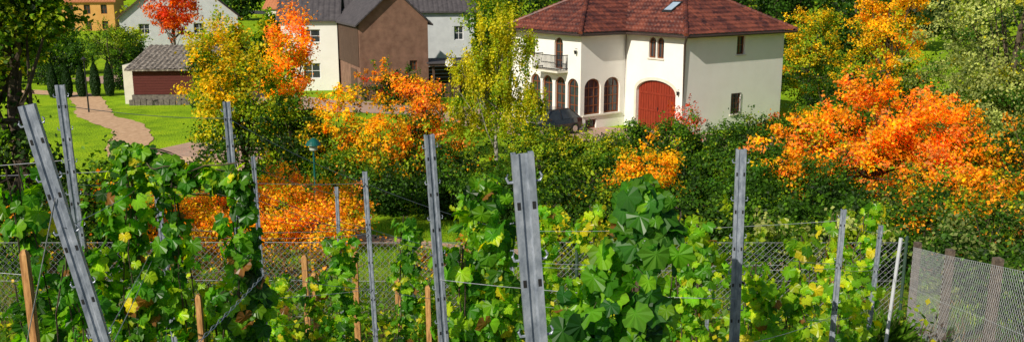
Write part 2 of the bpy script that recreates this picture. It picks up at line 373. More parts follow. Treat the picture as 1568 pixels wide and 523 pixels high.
wx=-3.74-OV; hw=(12.2+OV-(5.03-OV))/2; cap((wx,5.03-OV,6.0),(wx+hw,5.03-OV+hw,5.97+hw*tanp)); cap((wx,12.75,6.0),(wx+hw,5.03-OV+hw,5.97+hw*tanp)); cap((wx+hw,5.03-OV+hw,5.97+hw*tanp),(4,5.03-OV+hw,5.97+hw*tanp))
mb.obj('ridge_tiles',[TILE],villa)
of=[(-OV,-OV),(9.2+OV,-OV),(9.2+OV,12.2+OV),(-3.74-OV,12.2+OV),(-3.74-OV,5.03-OV),(-OV,5.03-OV)]
mb=MB(); mb.prism([(a,b,5.82) for a,b in of],[(a,b,5.9) for a,b in of]); mb.obj('soffit',[surf('soffit_wood',(.2,.1,.05),(.3,.16,.08),5,.7,.1)],villa)
mb=MB()
for i in range(6):
    a=of[i];b=of[(i+1)%6]; mb.tube([(a[0],a[1],5.88),(b[0],b[1],5.88)],.075,8)
mb.tube([(-.45,-.5,5.85),(-.12,-.08,5.45),(-.1,-.06,5.2),(-.1,-.06,0)],.07,8)
mb.tube([(-.5,4.5,5.85),(-.12,4.93,5.5),(-.12,4.93,.1)],.03,8)
mb.obj('gutter_and_downpipe',[surf('copper_brown',(.04,.025,.02),(.07,.045,.035),5,.5,0)],villa)
mb=MB(); skx=1.4; sky=2.6; zz=lambda x: 5.93+(x+OV)*tanp+.12
mb.prism([(skx,sky,zz(skx)),(skx+1,sky,zz(skx+1)),(skx+1,sky+.8,zz(skx+1)),(skx,sky+.8,zz(skx))],[(skx,sky,zz(skx)+.08),(skx+1,sky,zz(skx+1)+.08),(skx+1,sky+.8,zz(skx+1)+.08),(skx,sky+.8,zz(skx)+.08)],0)
mb.poly([(skx+.1,sky+.08,zz(skx+.1)+.085),(skx+.9,sky+.08,zz(skx+.9)+.085),(skx+.9,sky+.72,zz(skx+.9)+.085),(skx+.1,sky+.72,zz(skx+.1)+.085)],1)
mb.obj('skylight',[IRON,surf('skylight_glass',(.3,.4,.5),(.4,.5,.6),2,.1,0,spec=.8)],villa)
mb=MB(); bx0,bx1,by0,by1=-4.6,-3.745,6.25,8.85
mb.box((bx0,by0,3.48),(bx1,by1,3.6),1)
for z in (3.72,4.55): 
    mb.tube([(bx1,by0+.04,z),(bx0+.04,by0+.04,z),(bx0+.04,by1-.04,z),(bx1,by1-.04,z)],.03,6,0)
for yy in np.arange(by0+.04,by1,.12): mb.tube([(bx0+.04,yy,3.6),(bx0+.04,yy,4.55)],.022,4,0)
for xx in np.arange(bx0+.04,bx1,.12): mb.tube([(xx,by0+.04,3.6),(xx,by0+.04,4.55)],.022,4,0)
mb.obj('balcony',[IRON,CREAM],villa)
mb=MB()
for p in ((-3.9,5.4,4.9),(-.12,.35,2.6)):
    mb.tube([(p[0]+.16,p[1],p[2]+.1),(p[0],p[1],p[2]+.12),(p[0],p[1],p[2])],.015,5,0); mb.tube([(p[0],p[1],p[2]),(p[0],p[1],p[2]-.22)],[.09,.05],8,0)
mb.obj('wall_lamps',[IRON],villa)

# ------------------------------------------------------------------ other houses
FWH=surf('frame_white',(.6,.6,.6),(.7,.7,.7),5,.5,0)
def house(name,x,y,rot,w,dp,eave,pitch,wall,roof,ridge='x',wins=(),ov=.35,base=-.5,extra=None):
    e=bpy.data.objects.new(name,None); COL.objects.link(e); e.location=(x,y,float(gz(y))); e.rotation_euler=(0,0,math.radians(rot))
    b=MB(); t=math.tan(math.radians(pitch))
    if ridge=='x':
        h=eave+dp/2*t; prof=[(0,base),(dp,base),(dp,eave),(dp/2,h),(0,eave)]
        b.prism([(0,p[0],p[1]) for p in prof],[(w,p[0],p[1]) for p in prof])
    else:
        h=eave+w/2*t; prof=[(0,base),(w,base),(w,eave),(w/2,h),(0,eave)]
        b.prism([(p[0],0,p[1]) for p in prof],[(p[0],dp,p[1]) for p in prof])
    wo=b.obj('walls',[wall],e,recalc=True)
    c,f,g=MB(),MB(),MB()
    for (fc,t0,t1,z0,z1) in wins:
        if fc=='f': opening(c,f,g,(0,0,0),X_,NY,t0,t1,z0,z1,fw=.08)
        else: opening(c,f,g,(0,0,0),Y_,NX,t0,t1,z0,z1,fw=.08)
    if wins:
        boolcut(wo,c.obj('cutter',[wall],e,recalc=True))
        f.obj('window_frames',[BROWNF if wall in (YEL,BRICK) else FWH],e); g.obj('window_glass',[GLASS],e)
    r=MB(); span=dp if ridge=='x' else w; ln=w if ridge=='x' else dp
    m=max(4,int((span/2+ov)/math.cos(math.radians(pitch))/.35)); ncol=int((ln+2*ov)/.15)
    for sgn in (0,1):
        V=[];Lq=[]
        for j in range(m+1):
            for k in (0,1):
                s_=(span/2+ov)*min(1,j/m); lift=.10+(.05 if k==0 else .0)
                for i in range(ncol+1):
                    uu=-ov+(ln+2*ov)*i/ncol; zz=eave-ov*t+s_*t+lift+.02*math.sin(i*2.1)
                    q=-ov+s_; q=q if sgn==0 else span-q
                    V.append((uu,q,zz) if ridge=='x' else (q,uu,zz))
        rows=2*(m+1)
        for a in range(rows-1):
            for i in range(ncol): Lq+=[a*(ncol+1)+i,a*(ncol+1)+i+1,(a+1)*(ncol+1)+i+1,(a+1)*(ncol+1)+i]
        r.add(V,Lq,[4]*((rows-1)*ncol))
    for sgn in (0,1):
        q0,q1=(-ov,span/2) if sgn==0 else (span+ov,span/2); z0,z1=eave-ov*t,eave+span/2*t
        P=[(q0,z0+.01),(q1,z1+.01),(q1,z1+.09),(q0,z0+.09)]
        if ridge=='x': r.prism([(-ov,p[0],p[1]) for p in P],[(w+ov,p[0],p[1]) for p in P])
        else: r.prism([(p[0],-ov,p[1]) for p in P],[(p[0],dp+ov,p[1]) for p in P])
    r.obj('roof',[roof],e)
    if extra: extra(e)
    return e
def barn_extra(e):
    m=MB()
    m.box((-.05,.2,2.6),(-.003,8.2,5.7),0)
    for i in range(26): m.box((-.08,.22+i*.31,2.6),(-.05,.44+i*.31,5.7),0)
    m.box((-.06,1.2,0),(-.003,3.4,2.3),0)
    m.obj('loft_cladding',[DARKW],e)
house('brown_barn',-11.6,68,21.7,5.41,8.6,5.97,42,BRICK,SLATE,'y',wins=[('f',3.9,4.5,2.2,3.0)],extra=barn_extra)
house('white_house',-16.5,82,12,13.2,8,6.4,38,GREY_SHADED,SLATE,'x',wins=[('f',11.3,12.2,3.6,4.9),('f',3,4,3.6,4.9)])
house('white_house',-19.2,74.5,8,4.6,8,6.0,36,WHITE,SLATE,'x',wins=[('f',1.6,3.2,4.0,5.1),('f',1.7,3.1,1.0,2.3)])
house('white_house',-45,103,18,13,9,4.6,40,GREY_SHADED,surf('brown_roof',(.12,.07,.05),(.22,.14,.1),3,.8,.4,14),'y',wins=[('f',2,3.2,2.6,3.8),('f',8,9.2,2.6,3.8),('f',8,9.2,.4,1.6)])
house('yellow_house',-69,138,14,7.5,9,4.6,38,YEL,ORF,'x',wins=[('f',.8,1.7,2.6,4.0),('f',3.2,4.1,2.6,4.0),('f',5.6,6.5,2.6,4.0),('f',.8,1.7,.2,1.5),('f',3.2,4.1,.2,1.5),('f',5.6,6.5,.2,1.5)])
house('yellow_house',-96,150,10,9.5,9,5.6,38,CREAM,ORF,'x',wins=[('f',1.2,2.2,2.6,4.0),('f',4,5,2.6,4.0),('f',7,8,2.6,4.0)])
house('grey_garage',-56,132,14,9,6,2.4,12,GREY_SHADED,SLATE,'x',wins=[('f',1,3.4,.1,2.0)])
house('white_house',-35,128,-10,12,9,4.2,38,CREAM,ORF,'x',wins=[('f',2,3.2,2,3.2),('f',6,7.2,2,3.2)])
sh=bpy.data.objects.new('garden_shed',None); COL.objects.link(sh); sh.location=(-28.2,66,0); sh.rotation_euler=(0,0,math.radians(5))
m=MB(); m.box((0,0,.75),(5.2,5.8,2.62),0); 
for i in range(9): m.box((-.02,-.03,.78+i*.2),(5.22,-.003,.78+i*.2+.185),0)
m.obj('board_walls',[DRED],sh)
m=MB(); m.box((-.15,-.12,-.2),(5.4,5.9,.745),0); m.box((-.9,.6,-.2),(-.16,5.8,2.9),1)
for i in range(14): m.box((-.3+i*.42,-.4,-.1),(.08+i*.42,-.125,.35+.12*rng.random()),0)
m.obj('stone_base',[surf('old_stone',(.08,.07,.06),(.22,.19,.16),6,.9,.6,20),CREAM],sh)
m=MB(); nx2,ny2=60,50; V=[];L=[]
for j in range(ny2+1):
    for i in range(nx2+1):
        V.append((-.45+6.1*i/nx2,-.45+6.6*j/ny2,2.68+.2*(6.6*j/ny2)+.05*rng.random()+.035*math.sin(i*1.6)))
for j in range(ny2):
    for i in range(nx2): L+=[j*(nx2+1)+i,j*(nx2+1)+i+1,(j+1)*(nx2+1)+i+1,(j+1)*(nx2+1)+i]
m.add(V,L,[4]*(nx2*ny2)); m.prism([(-.45,-.45,2.55),(-.45,6.15,3.87),(-.45,6.15,3.97),(-.45,-.45,2.65)],[(5.65,-.45,2.55),(5.65,6.15,3.87),(5.65,6.15,3.97),(5.65,-.45,2.65)],0)
m.obj('mossy_roof',[MOSS],sh)
cp=bpy.data.objects.new('wooden_carport',None); COL.objects.link(cp); cp.location=(-6.2,69.5,0); cp.rotation_euler=(0,0,math.radians(15))
m=MB()
for px in (0,2.9):
    for py in (0,3.5): m.box((px,py,0),(px+.16,py+.16,2.6),0)
m.box((-.3,-.3,2.6),(3.4,4,2.75),0); m.box((-.4,-.4,2.753),(3.5,4.1,2.83),1)
for i in range(8): m.box((.05,3.7,.1+i*.3),(3,3.75,.36+i*.3),0)
for i in range(3): m.box((.3+i*.7,.4,0),(.85+i*.7,1.0,1.0+.1*(i%2)),0)
m.obj('posts_and_roof',[DARKW,SLATE],cp)
m=MB(); c=np.array([-4.7,66.6,3.1]); dn=norm(np.array([-.3,-.8,.35])); a=norm(np.cross(dn,[0,0,1])); b=np.cross(a,dn)
V=[c-dn*.10]; L=[];S=[]
for r_,dd in ((.17,-.07),(.33,0)):
    for k in range(20): th=k*math.pi/10; V.append(c+dn*dd+r_*(a*math.cos(th)+b*math.sin(th)))
for k in range(20):
    k2=(k+1)%20; L+=[0,1+k,1+k2];S.append(3); L+=[1+k,21+k,21+k2,1+k2];S.append(4)
m.add(V,L,S,0); m.tube([c-dn*.12,c-dn*.3,(c[0],c[1]+.3,0)],.03,6,1); m.tube([c-b*.33,c+dn*.36],.012,5,1); m.tube([c+dn*.33,c+dn*.42],.04,6,1)
m.obj('satellite_dish',[surf('dish_white',(.55,.55,.55),(.62,.62,.62),3,.4,0),IRON],smooth=False)

# ------------------------------------------------------------------ cars
def car(x,y,rot,paint):
    e=bpy.data.objects.new('parked_car',None); COL.objects.link(e); e.location=(x,y,float(gz(y))+.04); e.rotation_euler=(0,0,math.radians(rot))
    prof=[(-2.15,.35,.62,.70),(-2.05,.28,.86,.80),(-1.6,.22,.93,.86),(-.9,.2,.98,.88),(0,.2,1.0,.89),(.9,.2,.98,.89),(1.6,.22,1.0,.87),(2.05,.28,.95,.80),(2.15,.38,.8,.70)]
    m=MB(); V=[];L=[];S=[]
    for (px,zl,zh,hw) in prof:
        for (yy,zz) in ((-hw*.86,zl),(-hw,zl+.15),(-hw*1.0,(zl+zh)/2+.08),(-hw*.93,zh-.04),(-hw*.7,zh),(hw*.7,zh),(hw*.93,zh-.04),(hw,(zl+zh)/2+.08),(hw,zl+.15),(hw*.86,zl)): V.append((px,yy,zz))
    for i in range(8):
        for j in range(10): j2=(j+1)%10; L+=[i*10+j,(i+1)*10+j,(i+1)*10+j2,i*10+j2];S.append(4)
    L+=list(range(10));S.append(10);L+=list(range(80,90))[::-1];S.append(10); m.add(V,L,S,0)
    m.prism([(-.35,-.60,1.50),(1.2,-.60,1.50),(1.2,.60,1.50),(-.35,.60,1.50)],[(-.2,-.52,1.56),(1.05,-.52,1.56),(1.05,.52,1.56),(-.2,.52,1.56)],0)
    m.prism([(-1.1,-.80,.96),(1.85,-.80,.96),(1.85,.80,.96),(-1.1,.80,.96)],[(-.35,-.60,1.499),(1.2,-.60,1.499),(1.2,.60,1.499),(-.35,.60,1.499)],1)
    for s in (-1,1):
        for (xa,xb) in ((-1.1,-.37),(.35,.35),(1.86,1.22)): m.tube([(xa,s*.80,.97),(xb,s*.605,1.5)],.035,5,0)
        m.box((-.75,s*.9-.05,.98),(-.6,s*.9+.09,1.1),0)
        m.box((-2.13,s*.55-.14,.62),(-2.06,s*.55+.14,.76),3); m.box((2.06,s*.6-.1,.66),(2.14,s*.6+.1,.86),4)
        for wx in (-1.35,1.35):
            m.tube([(wx,s*.70,.32),(wx,s*.905,.32)],.33,18,2); m.tube([(wx,s*.9,.32),(wx,s*.915,.32)],.2,12,3)
    m.box((-2.17,-.5,.42),(-2.14,.5,.58),2)
    m.obj('body',[paint,GLASS,surf('tyre',(.015,.015,.015),(.03,.03,.03),10,.8,0),surf('chrome',(.6,.6,.6),(.7,.7,.7),5,.2,0,metal=.9),surf('tail',(.4,.01,.01),(.5,.02,.02),5,.3,0)],e)
car(2.2,52.8,40,surf('paint_black',(.012,.013,.015),(.02,.02,.022),2,.2,0,coat=1))
car(-78,179,8,surf('paint_silver',(.5,.52,.55),(.6,.62,.65),2,.25,0,metal=.5,coat=1))
car(-72.5,179,8,surf('paint_white',(.7,.7,.7),(.8,.8,.8),2,.25,0,coat=1))
car(-70,190,8,surf('paint_blue',(.05,.1,.3),(.08,.13,.35),2,.25,0,coat=1))

# street lamps
m=MB(); lx,ly=-7.1,31.2; g0=float(gz(ly))
m.tube([(lx,ly,g0),(lx,ly,g0+.8),(lx,ly,g0+.82),(lx,ly,3.15)],[.06,.06,.04,.035],10,0)
m.tube([(lx,ly,3.15),(lx,ly,3.18),(lx,ly,3.36)],[.05,.14,.16],16,1); m.tube([(lx,ly,3.361),(lx,ly,3.39),(lx,ly,3.5),(lx,ly,3.57),(lx,ly,3.62)],[.28,.27,.19,.1,.02],18,0)
m.obj('street_lamp',[surf('green_paint',(.006,.08,.065),(.012,.12,.10),5,.4,0),surf('lamp_glass',(.4,.45,.4),(.5,.55,.5),5,.3,0)],smooth=False)
m=MB(); m.tube([(-29.8,62,0),(-29.8,62,3.6)],[.06,.04],8,0); m.tube([(-29.8,62,3.6),(-29.8,62,3.75),(-29.8,62,3.9)],[.05,.2,.05],10,0); m.obj('street_lamp',[IRON])

# ------------------------------------------------------------------ vegetation
GRN=[(G,3),(MG,3),(DG,2),(YG,.7)]; YGR=[(YG,4),(MG,2),(LY,2)]
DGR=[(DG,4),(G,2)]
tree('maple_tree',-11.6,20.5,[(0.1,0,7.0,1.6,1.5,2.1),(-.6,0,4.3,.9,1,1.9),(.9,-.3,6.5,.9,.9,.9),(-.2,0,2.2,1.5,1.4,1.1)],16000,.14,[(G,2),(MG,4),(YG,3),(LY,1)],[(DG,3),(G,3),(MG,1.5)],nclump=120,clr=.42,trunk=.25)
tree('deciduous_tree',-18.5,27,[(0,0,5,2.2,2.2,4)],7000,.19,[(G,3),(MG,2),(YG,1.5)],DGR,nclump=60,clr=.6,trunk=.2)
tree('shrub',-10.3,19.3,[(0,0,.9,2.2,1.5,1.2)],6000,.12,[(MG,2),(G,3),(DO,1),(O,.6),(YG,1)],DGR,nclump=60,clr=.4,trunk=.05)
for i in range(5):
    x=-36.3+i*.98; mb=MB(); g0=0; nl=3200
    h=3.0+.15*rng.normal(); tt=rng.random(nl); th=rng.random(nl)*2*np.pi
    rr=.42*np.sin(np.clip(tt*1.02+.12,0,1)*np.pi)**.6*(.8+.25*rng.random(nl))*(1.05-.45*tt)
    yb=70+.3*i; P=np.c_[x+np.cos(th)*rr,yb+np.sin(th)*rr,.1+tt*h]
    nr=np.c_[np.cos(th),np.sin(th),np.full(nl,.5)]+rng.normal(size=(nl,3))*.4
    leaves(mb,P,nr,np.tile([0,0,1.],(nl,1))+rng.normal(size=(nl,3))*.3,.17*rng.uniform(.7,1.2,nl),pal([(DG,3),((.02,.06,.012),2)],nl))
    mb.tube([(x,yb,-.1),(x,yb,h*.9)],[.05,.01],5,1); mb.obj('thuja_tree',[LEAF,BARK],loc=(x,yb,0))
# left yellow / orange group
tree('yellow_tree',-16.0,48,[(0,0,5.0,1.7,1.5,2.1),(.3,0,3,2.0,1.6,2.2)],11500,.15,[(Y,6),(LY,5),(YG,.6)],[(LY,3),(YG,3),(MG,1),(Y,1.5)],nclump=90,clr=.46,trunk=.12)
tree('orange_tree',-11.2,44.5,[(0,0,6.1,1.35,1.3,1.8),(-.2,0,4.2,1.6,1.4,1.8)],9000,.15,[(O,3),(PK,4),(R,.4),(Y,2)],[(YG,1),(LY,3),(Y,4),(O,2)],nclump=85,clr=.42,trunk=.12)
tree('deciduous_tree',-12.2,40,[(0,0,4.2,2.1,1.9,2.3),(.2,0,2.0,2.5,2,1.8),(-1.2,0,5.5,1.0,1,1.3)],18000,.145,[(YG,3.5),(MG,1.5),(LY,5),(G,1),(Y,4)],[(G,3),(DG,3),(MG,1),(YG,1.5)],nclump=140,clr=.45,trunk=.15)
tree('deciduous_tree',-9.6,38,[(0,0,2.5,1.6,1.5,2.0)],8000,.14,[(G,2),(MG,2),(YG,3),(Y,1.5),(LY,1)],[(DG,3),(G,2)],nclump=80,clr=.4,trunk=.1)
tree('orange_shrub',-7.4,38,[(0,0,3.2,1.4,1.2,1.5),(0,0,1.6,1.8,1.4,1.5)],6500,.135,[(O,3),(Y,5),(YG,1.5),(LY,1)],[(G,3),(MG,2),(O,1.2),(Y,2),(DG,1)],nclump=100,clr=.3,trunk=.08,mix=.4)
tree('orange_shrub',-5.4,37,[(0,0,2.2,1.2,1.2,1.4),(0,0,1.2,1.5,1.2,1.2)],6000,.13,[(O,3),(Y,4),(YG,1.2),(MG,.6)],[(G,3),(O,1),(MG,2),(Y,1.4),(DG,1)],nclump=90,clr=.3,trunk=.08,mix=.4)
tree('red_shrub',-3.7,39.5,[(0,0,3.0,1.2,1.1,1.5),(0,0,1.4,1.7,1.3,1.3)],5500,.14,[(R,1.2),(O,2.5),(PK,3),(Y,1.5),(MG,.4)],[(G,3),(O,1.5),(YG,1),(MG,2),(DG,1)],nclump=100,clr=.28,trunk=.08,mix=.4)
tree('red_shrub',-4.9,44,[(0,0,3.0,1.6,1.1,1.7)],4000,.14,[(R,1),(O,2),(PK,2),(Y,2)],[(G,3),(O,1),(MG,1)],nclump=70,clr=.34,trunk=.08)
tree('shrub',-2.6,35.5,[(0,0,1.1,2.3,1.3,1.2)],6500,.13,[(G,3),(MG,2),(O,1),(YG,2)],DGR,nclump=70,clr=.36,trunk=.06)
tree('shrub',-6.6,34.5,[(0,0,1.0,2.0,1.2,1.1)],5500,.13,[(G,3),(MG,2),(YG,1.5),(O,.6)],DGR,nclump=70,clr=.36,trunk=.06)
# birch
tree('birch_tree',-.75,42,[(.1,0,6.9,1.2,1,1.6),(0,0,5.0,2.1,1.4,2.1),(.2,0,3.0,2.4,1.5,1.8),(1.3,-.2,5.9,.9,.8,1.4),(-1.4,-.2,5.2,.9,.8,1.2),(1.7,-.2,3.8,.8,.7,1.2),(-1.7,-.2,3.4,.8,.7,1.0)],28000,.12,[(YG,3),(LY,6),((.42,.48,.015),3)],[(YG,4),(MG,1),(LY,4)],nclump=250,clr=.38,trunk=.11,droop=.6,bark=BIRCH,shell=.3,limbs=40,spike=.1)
tree('red_shrub',-9.6,66,[(0,0,1.6,2.2,1.2,1.6)],3000,.17,[(R,1),(O,2),(MG,1)],GRN,nclump=40,clr=.4,trunk=.06)
tree('shrub',-8.2,66.2,[(0,0,1.0,1.8,1.0,1.3)],5000,.17,GRN,DGR,nclump=40,clr=.4,trunk=.06)
# hedge band
DK=[(G,3),(MG,2),(DG,2)]
HB=[(2.6,43,2.1,1.6,[(YG,3),(MG,2),(LY,3),(G,1)]),(4.6,40,2.1,1.5,[(YG,3),(MG,2),(LY,2.5)]),(6.2,43,2.3,1.4,GRN),(7.8,41.5,2.6,1.3,[(G,2),(MG,3),(YG,1)]),(9.6,42.5,2.4,1.6,[(G,3),(MG,3),(YG,1)]),(11.4,42,2.8,1.3,GRN),(13.2,43,2.7,1.3,[(G,3),(MG,2),(O,1),(R,.6)]),
    (1.2,38,2.5,1.5,[(YG,3),(MG,2),(G,2),(LY,1)]),(3.6,36,1.9,1.7,[(G,2),(MG,2),(YG,2)]),(6.9,37,2.0,1.6,GRN),(9.4,37,2.3,1.8,[(G,3),(MG,2),(YG,1.5)]),(11.6,37,2.1,1.6,GRN),(15,44,2.8,1.3,[(MG,2),(YG,2),(O,1)]),
    (10.6,27.5,1.7,1.8,DK),(13.2,27,1.5,1.8,[(G,2),(MG,2),(O,.6)]),(5.8,27.5,1.7,1.6,DK),(3.0,28,1.7,1.6,[(G,3),(MG,2),(YG,1.5),(Y,.5)]),(15.5,25.5,1.6,1.8,[(G,2),(MG,1),(Y,.5)]),
    (-.3,30,1.9,1.7,[(G,3),(MG,2),(YG,1)]),(1.2,27,1.5,1.4,GRN),(4.3,24.8,1.3,1.5,GRN),(7.2,24,1.6,1.6,DK),(9.8,23.6,1.5,1.6,DK),(12.8,23,1.5,1.6,GRN),(-2.2,31.5,1.7,1.5,DK),(-4.8,32.5,1.5,1.5,DK),
    (18,50,2.4,1.8,GRN),(20.5,49,3,2,GRN),(22,37.5,2.6,2,GRN),(19.3,29,1.8,2,DK),(23,55,3.4,2.2,DK),(20,57,3,1.8,DK),(26.5,52,3,2.4,DK),(30,56,3,2.6,DK),(24,68,3.5,3,DK),(29,66,4,3,DK)]
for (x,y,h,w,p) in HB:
    tree('hedge_shrub',x,y,[(0,0,h*.5,w,1.1,h*.52)],5500,.125,p,DGR,nclump=80,clr=.33,trunk=.06,spike=.28)  # dark lower leaves put the deep shade beneath the hedges into the colour
tree('orange_shrub',5.3,32.5,[(0,0,1.6,1.2,1,1.1),(-.7,0,1.3,.9,.8,.9)],4600,.12,[(Y,5),(O,2.5),(LY,1)],[(O,1.5),(Y,3),(G,3),(YG,1)],nclump=90,clr=.26,trunk=.06,mix=.45,spike=.35)
tree('red_shrub',9.3,47,[(0,0,1.5,1.0,.6,1.3)],1100,.13,[(R,2),(DO,1)],[(R,1),(G,1)],nclump=50,clr=.25,trunk=.05,limbs=30)
tree('shrub',8.0,30,[(0,0,1.0,1.3,1.1,1.3)],6500,.11,[(MG,3),(G,2),((.07,.22,.02),3)],[(G,3),(DG,1)],nclump=60,clr=.32,trunk=.05)
# big orange bush
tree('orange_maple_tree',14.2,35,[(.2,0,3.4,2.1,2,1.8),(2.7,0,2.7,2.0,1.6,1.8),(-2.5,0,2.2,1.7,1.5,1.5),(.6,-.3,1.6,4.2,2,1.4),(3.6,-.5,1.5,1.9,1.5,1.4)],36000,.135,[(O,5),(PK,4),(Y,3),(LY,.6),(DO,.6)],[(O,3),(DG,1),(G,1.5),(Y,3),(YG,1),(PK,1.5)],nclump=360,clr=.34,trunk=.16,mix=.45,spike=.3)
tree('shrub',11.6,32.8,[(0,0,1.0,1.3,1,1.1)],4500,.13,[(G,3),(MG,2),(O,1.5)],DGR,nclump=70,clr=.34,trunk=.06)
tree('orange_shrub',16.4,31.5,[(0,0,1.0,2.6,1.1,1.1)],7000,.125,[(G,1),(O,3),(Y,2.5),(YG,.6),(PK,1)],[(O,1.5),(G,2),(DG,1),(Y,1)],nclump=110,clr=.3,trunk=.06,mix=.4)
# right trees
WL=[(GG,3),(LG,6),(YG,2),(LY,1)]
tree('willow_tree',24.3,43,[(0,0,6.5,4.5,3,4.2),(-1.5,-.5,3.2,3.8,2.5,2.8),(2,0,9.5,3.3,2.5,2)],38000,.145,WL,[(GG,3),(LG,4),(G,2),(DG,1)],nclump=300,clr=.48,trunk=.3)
tree('orange_shrub',20.3,33,[(0,0,1.8,1.8,1.6,1.9)],7500,.13,[(GG,1),(O,3),(G,1),(Y,2),(MG,1)],[(O,1),(G,2),(DG,2)],nclump=90,clr=.38,trunk=.1,mix=.4)
tree('yellow_tree',25.3,60,[(0,0,8.6,3.0,2.5,3.0),(0,0,5,2.6,2.5,3)],13500,.17,[(Y,5),(O,4),(LY,.6)],[(Y,4),(YG,2),(O,1.5),(G,.7)],nclump=150,clr=.5,trunk=.2)
tree('yellow_tree',21.4,64,[(0,0,5.0,2.4,2,2.3),(0,0,2.5,2.7,2,2.3)],11000,.16,[(Y,4),(LY,2),(YG,2),(O,1),(MG,1)],[(YG,2),(MG,2),(G,2),(Y,2),(DG,1)],nclump=130,clr=.44,trunk=.15,mix=.4)
tree('dark_conifer',21.5,78,[(0,0,6,4.5,3,5)],9000,.28,DGR,nclump=90,clr=.8,trunk=.25)
tree('deciduous_tree',29,76,[(0,0,7,4.5,3,6)],8000,.28,[(G,3),(MG,1),(YG,.5)],DGR,nclump=80,clr=.9,trunk=.25)
tree('dark_conifer',16.5,84,[(0,0,6,4.0,3,5)],7000,.3,DGR,nclump=70,clr=.8,trunk=.25)
tree('deciduous_tree',33,58,[(0,0,6,4.5,3,6)],9000,.25,[(GG,2),(LG,1),(YG,1)],DGR,nclump=90,clr=.8,trunk=.25)
# behind villa / village
tree('deciduous_tree',-1.2,72,[(0,0,5,2.5,2,4.5)],6000,.24,[(YG,2),(MG,2),(LY,1)],GRN,nclump=70,clr=.7,trunk=.15)
tree('deciduous_tree',.5,88,[(0,0,5,4,3,5)],6000,.3,[(DG,2),(G,2),(YG,.6)],DGR,nclump=60,clr=.9,trunk=.2)
tree('red_maple_tree',-36.2,96,[(0,0,6.0,3.0,2.4,2.8)],7000,.24,[(DO,3),(R,3),(O,.5)],[(DO,3),(R,2)],nclump=90,clr=.55,trunk=.18)
tree('garden_tree',-37.8,84,[(0,0,3.3,2.3,1.8,1.9)],6000,.17,[(YG,3),(GG,2),(MG,2)],GRN,nclump=70,clr=.45,trunk=.12)
for (x,y,h,w,p) in [(-47,112,5,2.6,YGR),(-42,98,3.6,2.4,YGR),(-44,88,3.0,2.2,GRN),(-47,86,3.0,2.4,YGR),(-24,90,5.5,2.6,YGR),(-20,98,6.5,3,GRN),(-29,92,4.5,2.4,[(Y,2),(YG,2)]),(-52,104,3.4,3,GRN),(-58,110,3,3.2,YGR),(-33,76,2.4,2,GRN),(-22,70,2.6,1.8,YGR),(-21,62,2.6,1.7,YGR),(-25,104,6,3,GRN),(-60,165,7,4,YGR),(-48,160,8,5,DGR),(-14,110,9,4,GRN),(-3,105,9,4,DGR),(-39,90,2.6,2,DGR),(-50,94,2.6,2.6,GRN),(-41,79,1.6,2.2,DGR),(-45,80,2.2,2.4,GRN),(-56,100,3,3,DGR),(-62,118,2.6,3,GRN),(-48,120,3.5,3,YGR)]:
    tree('garden_tree',x,y,[(0,0,h*.55,w*.8,w*.6,h*.5)],3500,.3*h/5+.06,p,DGR,nclump=45,clr=.25*w,trunk=.1)
mb=MB()
for _ in range(330):
    x=rng.uniform(-190,190); y=rng.uniform(205,300) if x<-30 else rng.uniform(105,260)
    if -30<x<20 and y<130: continue
    h=rng.uniform(8,14); w=rng.uniform(3,5.5); g0=gz(y); k=330
    d=norm(rng.normal(size=(k,3))); r=rng.uniform(.75,1.05,(k,1)); cl=.75+.25*np.sin(d*5+rng.random(3)*6).mean(1,keepdims=True)
    P=d*r*cl*np.array([w,w,h*.55])+np.array([x,y,g0+h*.55])
    base=np.array([DG,G,MG,YG,Y,O,DG][rng.choice(7,p=[.3,.27,.15,.1,.06,.05,.07])])
    leaves(mb,P,d+rng.normal(size=(k,3))*.5+np.array([0,0,.3]),rng.normal(size=(k,3)),rng.uniform(.8,1.7,k),base[None]*rng.uniform(.6,1.3,(k,1)))
mb.obj('distant_forest',[LEAF])
# low orange shrubs behind vineyard
for (x,y,w,h) in [(-8.6,26,1.3,1.9),(-7.0,25.5,1.3,2.2),(-5.6,26.2,1.3,1.9),(-9.8,24,1.5,1.5),(-7.6,23,1.7,1.2),(-5.4,24,1.3,1.3)]:
    tree('orange_shrub',x,y,[(0,0,h*.55,w,1.1,h*.48)],6000,.09,[(O,3),(PK,4),(Y,5),(LY,1)],[(O,3),(G,1),(Y,3),(YG,1),(BR,.7)],nclump=120,clr=.23,trunk=.05,mix=.5,spike=.35)
tree('hedge_shrub',-12.5,25,[(0,0,1.2,2,1.5,1.4)],6000,.13,[(G,2),(MG,1)],DGR,nclump=60,clr=.4,trunk=.05)
for (x,y) in [(-5.2,16.5),(-6.8,17.5),(-3.8,15.5),(-8.4,16),(1.0,17.5),(-1.3,16)]:
    tree('dry_shrub',x,y,[(0,0,.55,.8,.6,.55)],1300,.07,[(BR,3),(YG,2),(Y,1),(O,1)],[(BR,2),(G,2)],nclump=45,clr=.2,trunk=.03,spike=.4,limbs=40)
